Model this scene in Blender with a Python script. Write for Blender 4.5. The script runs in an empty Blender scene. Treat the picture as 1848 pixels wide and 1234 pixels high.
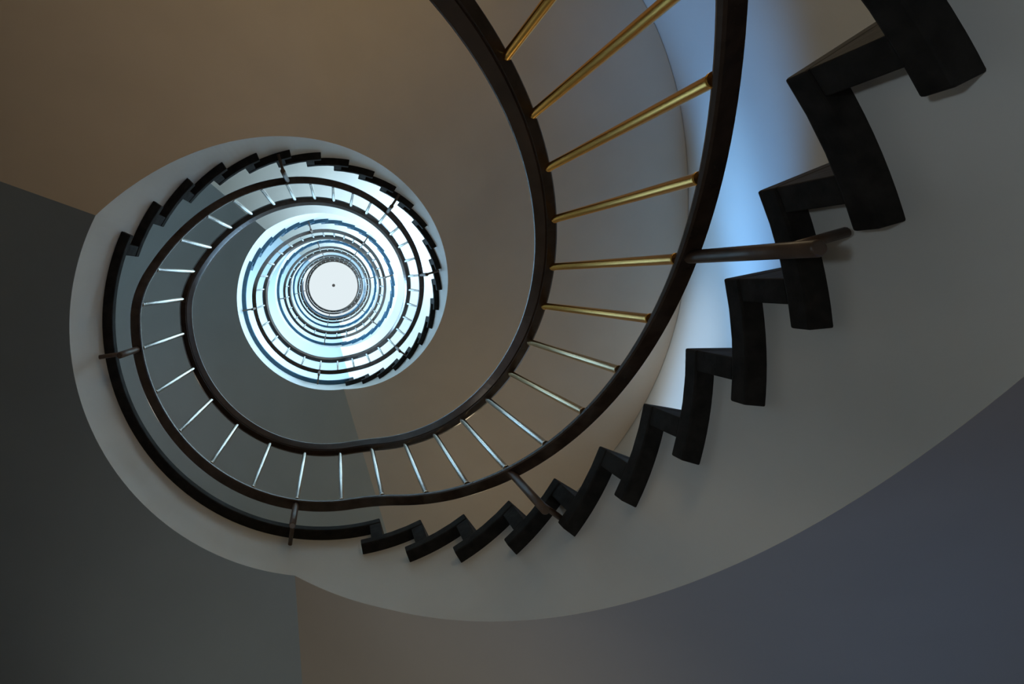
import bpy, math, bmesh
from mathutils import Vector, Matrix
rad=math.radians
Z0=1.115
CX,CY=-0.0638,0.185
H=3.5; HL=2.385; HS=2.054
P0,P1=73.63,187.65
NR=23; RISE=H/NR; PITCH=H/(P0+360-P1); DELTA=RISE/PITCH
TT=0.041; TR=3.1; TE=5.9
RN=0.955; RS=1.0; RW=3.04
LV=5
sc=bpy.context.scene
sc.view_settings.view_transform='Standard'
sc.view_settings.look='None'
def link(o): sc.collection.objects.link(o); return o
def sm(x): x=max(0,min(1,x)); return x*x*(3-2*x)
def bulge(phi):
    # the stairwell wall is not a perfect circle: it swells on one side
    q=(phi+180)%360-180
    return .19*sm((-8-q)/40)*sm((q+150)/50)
def P(phi,R,h):
    if R>1: R=R+bulge(phi)*(R-1)/2.04
    a=rad(phi); return (CX+R*math.cos(a),CY+R*math.sin(a),h+Z0)
def mesh_obj(name,verts,faces,mat,parent=None,smooth=False):
    m=bpy.data.meshes.new(name); m.from_pydata(verts,[],faces); m.validate(); m.update()
    m.materials.append(mat)
    if smooth:
        for p in m.polygons: p.use_smooth=True
    o=bpy.data.objects.new(name,m); link(o)
    if parent: o.parent=parent
    return o
def empty(name,label,cat,group=None,loc=(0,0,0)):
    e=bpy.data.objects.new(name,None); e.empty_display_size=.2; link(e)
    e['label']=label; e['category']=cat
    if group: e['group']=group
    return e
# ---------- materials
def mat(name,col,rough=.6,metal=0,bump=0,bscale=40,var=0,vscale=3,spec=.5,var_rough=0):
    m=bpy.data.materials.new(name); m.use_nodes=True
    nt=m.node_tree; b=nt.nodes['Principled BSDF']
    b.inputs['Base Color'].default_value=(*col,1); b.inputs['Roughness'].default_value=rough
    b.inputs['Metallic'].default_value=metal; b.inputs['Specular IOR Level'].default_value=spec
    tc=nt.nodes.new('ShaderNodeTexCoord')
    if var:
        n=nt.nodes.new('ShaderNodeTexNoise'); n.inputs['Scale'].default_value=vscale; n.inputs['Detail'].default_value=6
        r=nt.nodes.new('ShaderNodeValToRGB')
        r.color_ramp.elements[0].position=.3; r.color_ramp.elements[1].position=.7
        r.color_ramp.elements[0].color=(*[c*(1-var) for c in col],1)
        r.color_ramp.elements[1].color=(*[min(1,c*(1+var)) for c in col],1)
        nt.links.new(tc.outputs['Object'],n.inputs['Vector']); nt.links.new(n.outputs['Fac'],r.inputs['Fac'])
        nt.links.new(r.outputs['Color'],b.inputs['Base Color'])
    if bump:
        n2=nt.nodes.new('ShaderNodeTexNoise'); n2.inputs['Scale'].default_value=bscale; n2.inputs['Detail'].default_value=5
        bp=nt.nodes.new('ShaderNodeBump'); bp.inputs['Strength'].default_value=bump; bp.inputs['Distance'].default_value=.01
        nt.links.new(tc.outputs['Object'],n2.inputs['Vector']); nt.links.new(n2.outputs['Fac'],bp.inputs['Height'])
        nt.links.new(bp.outputs['Normal'],b.inputs['Normal'])
    return m
def emis(name,col,s):
    m=bpy.data.materials.new(name); m.use_nodes=True
    nt=m.node_tree; nt.nodes.clear()
    e=nt.nodes.new('ShaderNodeEmission'); o=nt.nodes.new('ShaderNodeOutputMaterial')
    e.inputs['Color'].default_value=(*col,1); e.inputs['Strength'].default_value=s
    nt.links.new(e.outputs[0],o.inputs[0]); return m
M_str=mat('stringer_paint',(.78,.75,.69),.45,bump=.05,bscale=12,var=.04)
M_soff=mat('flight_soffit_paint',(.66,.56,.45),.7,bump=.06,bscale=10,var=.03,spec=.25)  # same paint as the landings, toned warm for the light on it
M_land=mat('landing_soffit_paint',(.43,.47,.46),.6,bump=.05,bscale=10,var=.03)  # same paint as the flights, cooler dim light put into the colour
M_wall=mat('wall_plaster',(.58,.56,.51),.5,bump=.03,bscale=8,var=.02,spec=.3)
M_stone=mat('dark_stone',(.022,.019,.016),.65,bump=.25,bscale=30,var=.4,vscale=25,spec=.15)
M_stoneU=mat('dark_polished_stone',(.010,.075,.13),.35,bump=.1,bscale=30,var=.3,vscale=20,spec=.7)  # upper stone, blue window light put into the base colour
M_wood=mat('dark_brown_handrail',(.068,.038,.022),.2,bump=.03,bscale=30,var=.3,vscale=9,spec=.5)
M_dark=mat('bronze_flat_bar',(.062,.037,.024),.25,metal=.1,var=.3,vscale=20,spec=.5)
M_post=mat('bronze_post',(.11,.066,.042),.4,metal=.0,var=.3,vscale=20)
M_warmlit=mat('deep_brass_rod',(.86,.48,.11),.26,metal=1)  # one brass in three tones, warm light and daylight put into the colour
M_mixlit=mat('brass_rod',(.88,.68,.42),.24,metal=1)
M_daylit=mat('pale_polished_rod',(.88,.86,.80),.22,metal=1)
M_floor=mat('ground_floor_stone',(.30,.27,.23),.5,var=.2,vscale=4)
M_frame=mat('window_frame_paint',(.5,.5,.5),.5)

# ---------- height functions
def raw(Phi):
    n=math.floor((Phi-P1)/360)+1
    q=Phi-360*n; b=n*H
    if q<P0: return b-(P0-q)*PITCH
    return b
def gr(Phi):
    if Phi>P1+360*(LV-1)-8: return (LV-1)*H
    return sum(raw(Phi+d) for d in (-6,-4,-2,0,2,4,6))/7
def sk(j): # landing soffit start/end as function of R
    if j<=0: return (lambda R:86.1+math.degrees(math.asin(.165/R)), lambda R:199.6+math.degrees(math.asin(.12/R)))
    return (lambda R:73.3+math.degrees(math.asin(.135/R)), lambda R:220+math.degrees(math.asin(.12/R)))

# ---------- soffit bodies
NRAD=8
radii=[RS+(RW-.004-RS)*i/NRAD for i in range(NRAD+1)]
def noses(j):
    if j==0: return [(P0-k*10.63, HL-k*.1538) for k in range(NR)]
    return [(P0+360*j-k*DELTA, HL+H*j-k*RISE) for k in range(NR)]
def top_at(Phi):
    for j in range(LV):
        ns=noses(j)
        if ns[-1][0]+TR<=Phi<ns[0][0]+TR:
            for (a,h) in ns:
                if Phi>=a+TR: return h-TT
        lo=ns[0][0]+TR; hi=P0+360*(j+1)-(NR-1)*DELTA+TR
        if lo<=Phi<hi: return HL+H*j-TT
    return None
def body(kind,j,parent,m_under):
    s,e=sk(j)
    if kind=='landing':
        A=lambda R:s(R)+360*j; B=lambda R:e(R)+360*j
        hA=hB=HS+H*j
    else:
        ep=sk(j-1)[1]
        A=lambda R:ep(R)+360*(j-1); B=lambda R:s(R)+360*j
        hA=HS+H*(j-1); hB=HS+H*j
    N=48 if kind=='landing' else 120
    t0=0
    if hA<-1.115: t0=(-1.112-hA)/(hB-hA)
    def lift(t):
        # lowest flight: underside eases up towards the landing
        if kind=='flight' and j==0: return .030*min(1,(1-t)*(B(RS)-A(RS))/20)
        return 0
    V=[];F=[]
    for i in range(N+1):
        t=t0+(1-t0)*i/N
        for R in radii: V.append(P(A(R)+(B(R)-A(R))*t,R,hA+(hB-hA)*t+lift(t)))
    w=NRAD+1
    for i in range(N):
        for r in range(NRAD): F.append((i*w+r,i*w+r+1,(i+1)*w+r+1,(i+1)*w+r))
    mesh_obj('soffit',V,F,m_under,parent,True)
    # inner face
    V=[];F=[]
    a,b=A(RS),B(RS)
    brk=set()
    for jj in range(LV):
        for (x,h) in noses(jj): brk.add(x+TR)
        brk.add(P0+360*(jj+1)-(NR-1)*DELTA+TR)
    start=a+(b-a)*t0
    pts=sorted([start,b]+[x for x in brk if start<x<b]+[start+(b-start)*i/N for i in range(1,N)])
    for x0,x1 in zip(pts[:-1],pts[1:]):
        if x1-x0<1e-5: continue
        tp=top_at((x0+x1)/2)
        if tp is None: continue
        u0=(x0-a)/(b-a); u1=(x1-a)/(b-a)
        h0=hA+(hB-hA)*u0+lift(u0); h1=hA+(hB-hA)*u1+lift(u1)
        n=len(V)
        V+= [P(x0,RS,h0),P(x1,RS,h1),P(x1,RS,tp),P(x0,RS,tp)]
        F.append((n,n+1,n+2,n+3))
    mesh_obj('stringer',V,F,M_str,parent)
def sector(name,a,b,r0,r1,h0,h1,mat,parent,seg=3,bev=0.0):
    V=[];F=[]
    n=max(1,seg)
    for i in range(n+1):
        x=a+(b-a)*i/n
        V+=[P(x,r0,h0),P(x,r1,h0),P(x,r1,h1),P(x,r0,h1)]
    for i in range(n):
        k=i*4;l=k+4
        for q in range(4): F.append((k+q,k+(q+1)%4,l+(q+1)%4,l+q))
    F.append((3,2,1,0));F.append((n*4,n*4+1,n*4+2,n*4+3))
    o=mesh_obj(name,V,F,mat,parent)
    if bev:
        md=o.modifiers.new('bevel','BEVEL'); md.width=bev; md.segments=2; md.limit_method='ANGLE'; md.angle_limit=rad(40)
    return o
for j in range(LV):
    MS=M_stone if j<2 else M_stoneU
    st=empty('stair_flight','curved stair flight with dark stone steps and pale plaster underside','stairs','stair flights around the open well')
    body('flight',j,st,M_soff)
    ns=noses(j)
    for k,(a,h) in enumerate(ns):
        if k==0: continue
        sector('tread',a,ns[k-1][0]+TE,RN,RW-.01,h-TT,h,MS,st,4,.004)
    for k,(a,h) in enumerate(ns):
        lo=ns[k+1][1] if k<NR-1 else HL+H*(j-1)
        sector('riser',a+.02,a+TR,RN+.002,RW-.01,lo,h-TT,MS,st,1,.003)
    ld=empty('stair_landing','flat curved landing with dark stone edge and grey underside','landing','stair landings around the open well')
    body('landing',j,ld,M_land)
    end=P0+360*(j+1)-(NR-1)*DELTA+TE
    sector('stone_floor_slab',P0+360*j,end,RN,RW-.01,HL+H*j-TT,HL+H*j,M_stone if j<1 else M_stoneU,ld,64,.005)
    if j==LV-1:
        sector('gallery_edge',end,P0+360*(j+1),RN,RS+.06,HL+H*j-.12,HL+H*j,M_str,ld,60)

# ---------- railings
def sweep(name,a,b,prof,mat,parent,step=2.0):
    n=int((b-a)/step)+1; V=[];F=[];m=len(prof)
    for i in range(n+1):
        x=a+(b-a)*i/n; g=gr(x)
        for (R,h) in prof: V.append(P(x,R,h+g))
    for i in range(n):
        for q in range(m): F.append((i*m+q,i*m+(q+1)%m,(i+1)*m+(q+1)%m,(i+1)*m+q))
    F.append(tuple(range(m-1,-1,-1)));F.append(tuple(n*m+q for q in range(m)))
    return mesh_obj(name,V,F,mat,parent)
HB=3.077
prof_hand=[(.826,HB),(.862,HB),(.872,HB+.008),(.875,HB+.034),(.868,HB+.046),(.842,HB+.052),(.814,HB+.052),(.806,HB+.046),(.806,HB+.038),(.812,HB+.026)]
prof_bar=[(.830,HB-.010),(.860,HB-.010),(.860,HB-.0005),(.830,HB-.0005)]
LB=2.387
prof_low=[(.848,LB),(.889,LB),(.892,LB+.004),(.892,LB+.018),(.889,LB+.024),(.848,LB+.024),(.845,LB+.018),(.845,LB+.006)]
def cylmesh(secs,n=14):
    V=[];F=[]
    for (r,z) in secs:
        for i in range(n):
            a=2*math.pi*i/n; V.append((r*math.cos(a),r*math.sin(a),z))
    for s in range(len(secs)-1):
        for i in range(n): F.append((s*n+i,s*n+(i+1)%n,(s+1)*n+(i+1)%n,(s+1)*n+i))
    F.append(tuple(range(n-1,-1,-1)));F.append(tuple((len(secs)-1)*n+i for i in range(n)))
    return V,F
LT=.024
BL=HB-.010-(LB+LT)
def balmesh(m):
    bv,bf=cylmesh([(.0140,0),(.0140,.006),(.0122,.010),(.0122,BL-.010),(.0140,BL-.006),(.0140,BL)],24)
    bm=bpy.data.meshes.new('baluster'); bm.from_pydata(bv,[],bf); bm.materials.append(m); bm.update()
    for p in bm.polygons: p.use_smooth = abs(p.normal.z)<.5
    return bm
B_warmlit,B_mixlit,B_daylit=balmesh(M_warmlit),balmesh(M_mixlit),balmesh(M_daylit)
def postmesh(L):
    V,F=cylmesh([(.011,-L),(.0145,-L+.004),(.0145,.0)],18)
    V2,F2=cylmesh([(.0095,0.0),(.0095,.120)],12)
    o=len(V)
    V+= [(z,y,-x-L+.075) for (x,y,z) in V2]
    F+= [tuple(o+i for i in f) for f in F2]
    m=bpy.data.meshes.new('post'); m.from_pydata(V,[],F); m.materials.append(M_post); m.update()
    for p in m.polygons: p.use_smooth=len(p.vertices)==4
    return m
pm_f=postmesh(.30); pm_l=postmesh(.20)
bphi=[-36.9,-26.5,-15.8,-6.0,4.3,14.8,25.4,36.1,46.7,58.0,70.8,83.7,97.9,112.4,127.6,142.0,156.5,171.1,184.9,196.3,207.9,219.8,230.8,242.3,252.8,263,273.3,283.3,293.3,303.2,313.2]
pphi=[(-106.5,0),(-56.8,0),(-15.8,0),(36.1,0),(97.9,1),(171.1,1)]
for j in range(LV):
    a=P1-360+360*j; b=P1+360*j
    if j==LV-1: b=P0+360*(j+1)
    rl=empty('stair_railing','dark brown handrail on thin pale metal balusters beside the steps' if j else 'dark bronze-brown handrail on golden brass and silvery balusters','railing','railings around the open stairwell')
    sweep('handrail',a,b,prof_hand,M_wood,rl)
    sweep('handrail_bar',a,b,prof_bar,M_dark,rl)
    sweep('bottom_rail',a,b,prof_low,M_dark,rl)
    for x in bphi:
        X=x+360*j
        while X>=P1+360*j: X-=360
        while X<P1-360+360*j: X+=360
        bm=B_daylit
        if X<-1: bm=B_warmlit  # tone by angle, copying where warm light and daylight fall
        elif X<16: bm=B_mixlit
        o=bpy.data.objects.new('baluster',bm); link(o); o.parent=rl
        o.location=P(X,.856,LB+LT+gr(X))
        if j==LV-1 and X+360<b:
            o=bpy.data.objects.new('baluster',B_daylit); link(o); o.parent=rl
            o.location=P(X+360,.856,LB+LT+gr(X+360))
    for x,t in pphi:
        X=x+360*j
        o=bpy.data.objects.new('post',pm_l if t else pm_f); link(o); o.parent=rl
        o.location=P(X,.868,LB+.002+gr(X)); o.rotation_euler=(0,0,rad(X))

# ---------- shell
TOP=19.9
def struct(o): o['kind']='structure'; return o
wins=[]
Mw0=emis('daylight_pane_landing',(.90,.90,1.0),.3)
Mws=emis('daylight_pane_stair',(.75,.85,1.0),.6)
Mw1=emis('daylight_pane_high',(.42,.70,1.0),46)
Mg=emis('daylight_pane_ground',(.10,.34,1.0),.8)
for j in range(LV):
    wins.append((125,165,HL+H*j+.9,HL+H*j+2.5,Mw0 if j==0 else Mw1))
    if j>=1: wins.append((-25,5,HL+H*j-.3,HL+H*j+1.3,Mw1))  # opposite panes are unseen, added to light the upper rings
wins.append((30,50,2.9,3.8,Mws))
wins.append((30,60,-1.0,.0,Mg))
zs=sorted(set([-1.115,TOP]+[w[2] for w in wins]+[w[3] for w in wins]))
V=[];F=[]
st=2.5
for zi in range(len(zs)-1):
    for q in range(144):
        d=-180+q*st
        c=(zs[zi]+zs[zi+1])/2; m=d+st/2
        if any(w[0]<m<w[1] and w[2]<c<w[3] for w in wins): continue
        n=len(V); V+=[P(d,RW,zs[zi]),P(d+st,RW,zs[zi]),P(d+st,RW,zs[zi+1]),P(d,RW,zs[zi+1])]
        F.append((n,n+1,n+2,n+3))
o=struct(mesh_obj('wall_outer',V,F,M_wall))
b=bmesh.new(); b.from_mesh(o.data); bmesh.ops.remove_doubles(b,verts=b.verts,dist=1e-4)
for f in b.faces: f.smooth=True
b.to_mesh(o.data); b.free()
for i,w in enumerate(wins):
    V=[];F=[];n=int((w[1]-w[0])/5)
    for k in range(n+1):
        x=w[0]+5*k; V+=[P(x,RW+.06,w[2]),P(x,RW+.06,w[3])]
    for k in range(n): F.append((2*k,2*k+1,2*k+3,2*k+2))
    wo=struct(mesh_obj('window_%d'%(i+1),V,F,w[4]))
    for (h0,h1) in ((w[2]-.03,w[2]+.04),(w[3]-.04,w[3]+.03)):
        sector('frame_rail',w[0],w[1],RW-.03,RW+.05,h0,h1,M_frame,wo,n)
    for k in range(0,n+1,2):
        x=w[0]+5*k; sector('mullion',x-.4,x+.4,RW-.025,RW+.045,w[2]+.04,w[3]-.04,M_frame,wo,1)
def disc(name,R,h,mat,r0=0,n=96):
    V=[];F=[]
    if r0:
        for i in range(n): V+=[P(360*i/n,r0,h),P(360*i/n,R,h)]
        for i in range(n): k=(i+1)%n; F.append((2*i,2*i+1,2*k+1,2*k))
    else:
        V=[P(360*i/n,R,h) for i in range(n)]; F=[tuple(range(n))]
    return mesh_obj(name,V,F,mat)
struct(disc('floor',RW+.1,-1.116,M_floor))
struct(disc('ceiling',RW+.1,TOP,M_wall,1.6))
struct(disc('window_99',1.62,TOP+.02,emis('skylight_glass',(.84,.94,.98),.92)))
lm=empty('ceiling_lamp','small dark round lamp hanging under the skylight','lamp')
sector('lamp_body',0,360,.001,.06,TOP-.20,TOP-.12,M_dark,lm,24)
sector('lamp_stem',0,360,.001,.012,TOP-.12,TOP+.0,M_dark,lm,12)

# ---------- lights
def point(phi,R,h,e,col,r=.15):
    l=bpy.data.lights.new('lamp','POINT'); l.energy=e; l.color=col; l.shadow_soft_size=r
    o=bpy.data.objects.new('wall_light',l); link(o); o.location=P(phi,R,h)  # unseen lights added to brighten soffits and stringers, no fixtures modelled
def spot(src,tgt,e,col,ang,blend=1.0,squash=1.0,r=.12,roll=0):
    l=bpy.data.lights.new('beam','SPOT'); l.energy=e; l.color=col; l.spot_size=rad(ang); l.spot_blend=blend; l.shadow_soft_size=r
    o=bpy.data.objects.new('window_daylight',l); link(o)  # added spots aimed at wall and undersides, not real fixtures
    src=Vector(P(*src)); tgt=Vector(P(*tgt)); d=(tgt-src).normalized()
    zax=-d; x0=Vector((0,0,1)).cross(zax).normalized(); y0=zax.cross(x0)
    c,s=math.cos(rad(roll)),math.sin(rad(roll))
    xax=x0*c-y0*s; yax=x0*s+y0*c
    o.matrix_world=Matrix.Translation(src)@Matrix((xax,yax,zax)).transposed().to_4x4()@Matrix.Diagonal((1,squash,1,1))
point(-98,2.5,1.5,5.2,(1,.83,.62))
point(-66,2.0,1.75,10.5,(1,.80,.50))
point(60,2.5,3.3,10,(1,.81,.52))
point(150,2.3,3.4,4,(1,.86,.66))
point(150,2.3,-.4,.9,(.76,.93,1.0),.3)
point(20,.4,-.9,2.6,(1,.95,.84),.3)
# spots added for window daylight, raking along and across onto the curved wall
spot((36,2.5,3.90),(-24,3.06,3.50),400,(.14,.44,1.0),60,1,.34,.08)
spot((155,2.7,3.40),(2,3.0,4.0),1100,(.24,.55,1.0),40,1,.22,.1,14)
spot((150,2.6,3.45),(13,3.0,4.26),520,(.80,.90,1.0),22,1,.42,.1,12)
# unseen spots added to fill the right-hand faces and the undersides below
spot((190,1.6,-.8),(-10,1.0,.5),42,(.72,.87,1.0),86)
spot((45,2.7,-.9),(36,1.2,1.14),13,(.04,.31,.95),42)
spot((90,2.4,-.6),(84,1.5,1.9),26,(.95,.97,.90),62)
w=bpy.data.worlds.new('World'); sc.world=w; w.use_nodes=True
w.node_tree.nodes['Background'].inputs[0].default_value=(.3,.4,.5,1); w.node_tree.nodes['Background'].inputs[1].default_value=.02

cam=bpy.data.cameras.new('camera'); co=bpy.data.objects.new('camera',cam); link(co)
co.location=(0,0,Z0); co.rotation_euler=(math.pi,0,0)
cam.lens=926.47/1848*36; cam.sensor_width=36; cam.sensor_fit='HORIZONTAL'
cam.shift_x=(924-605)/1848; cam.shift_y=-(617-506.2)/1848
cam.clip_start=.02; cam.clip_end=200
sc.camera=co
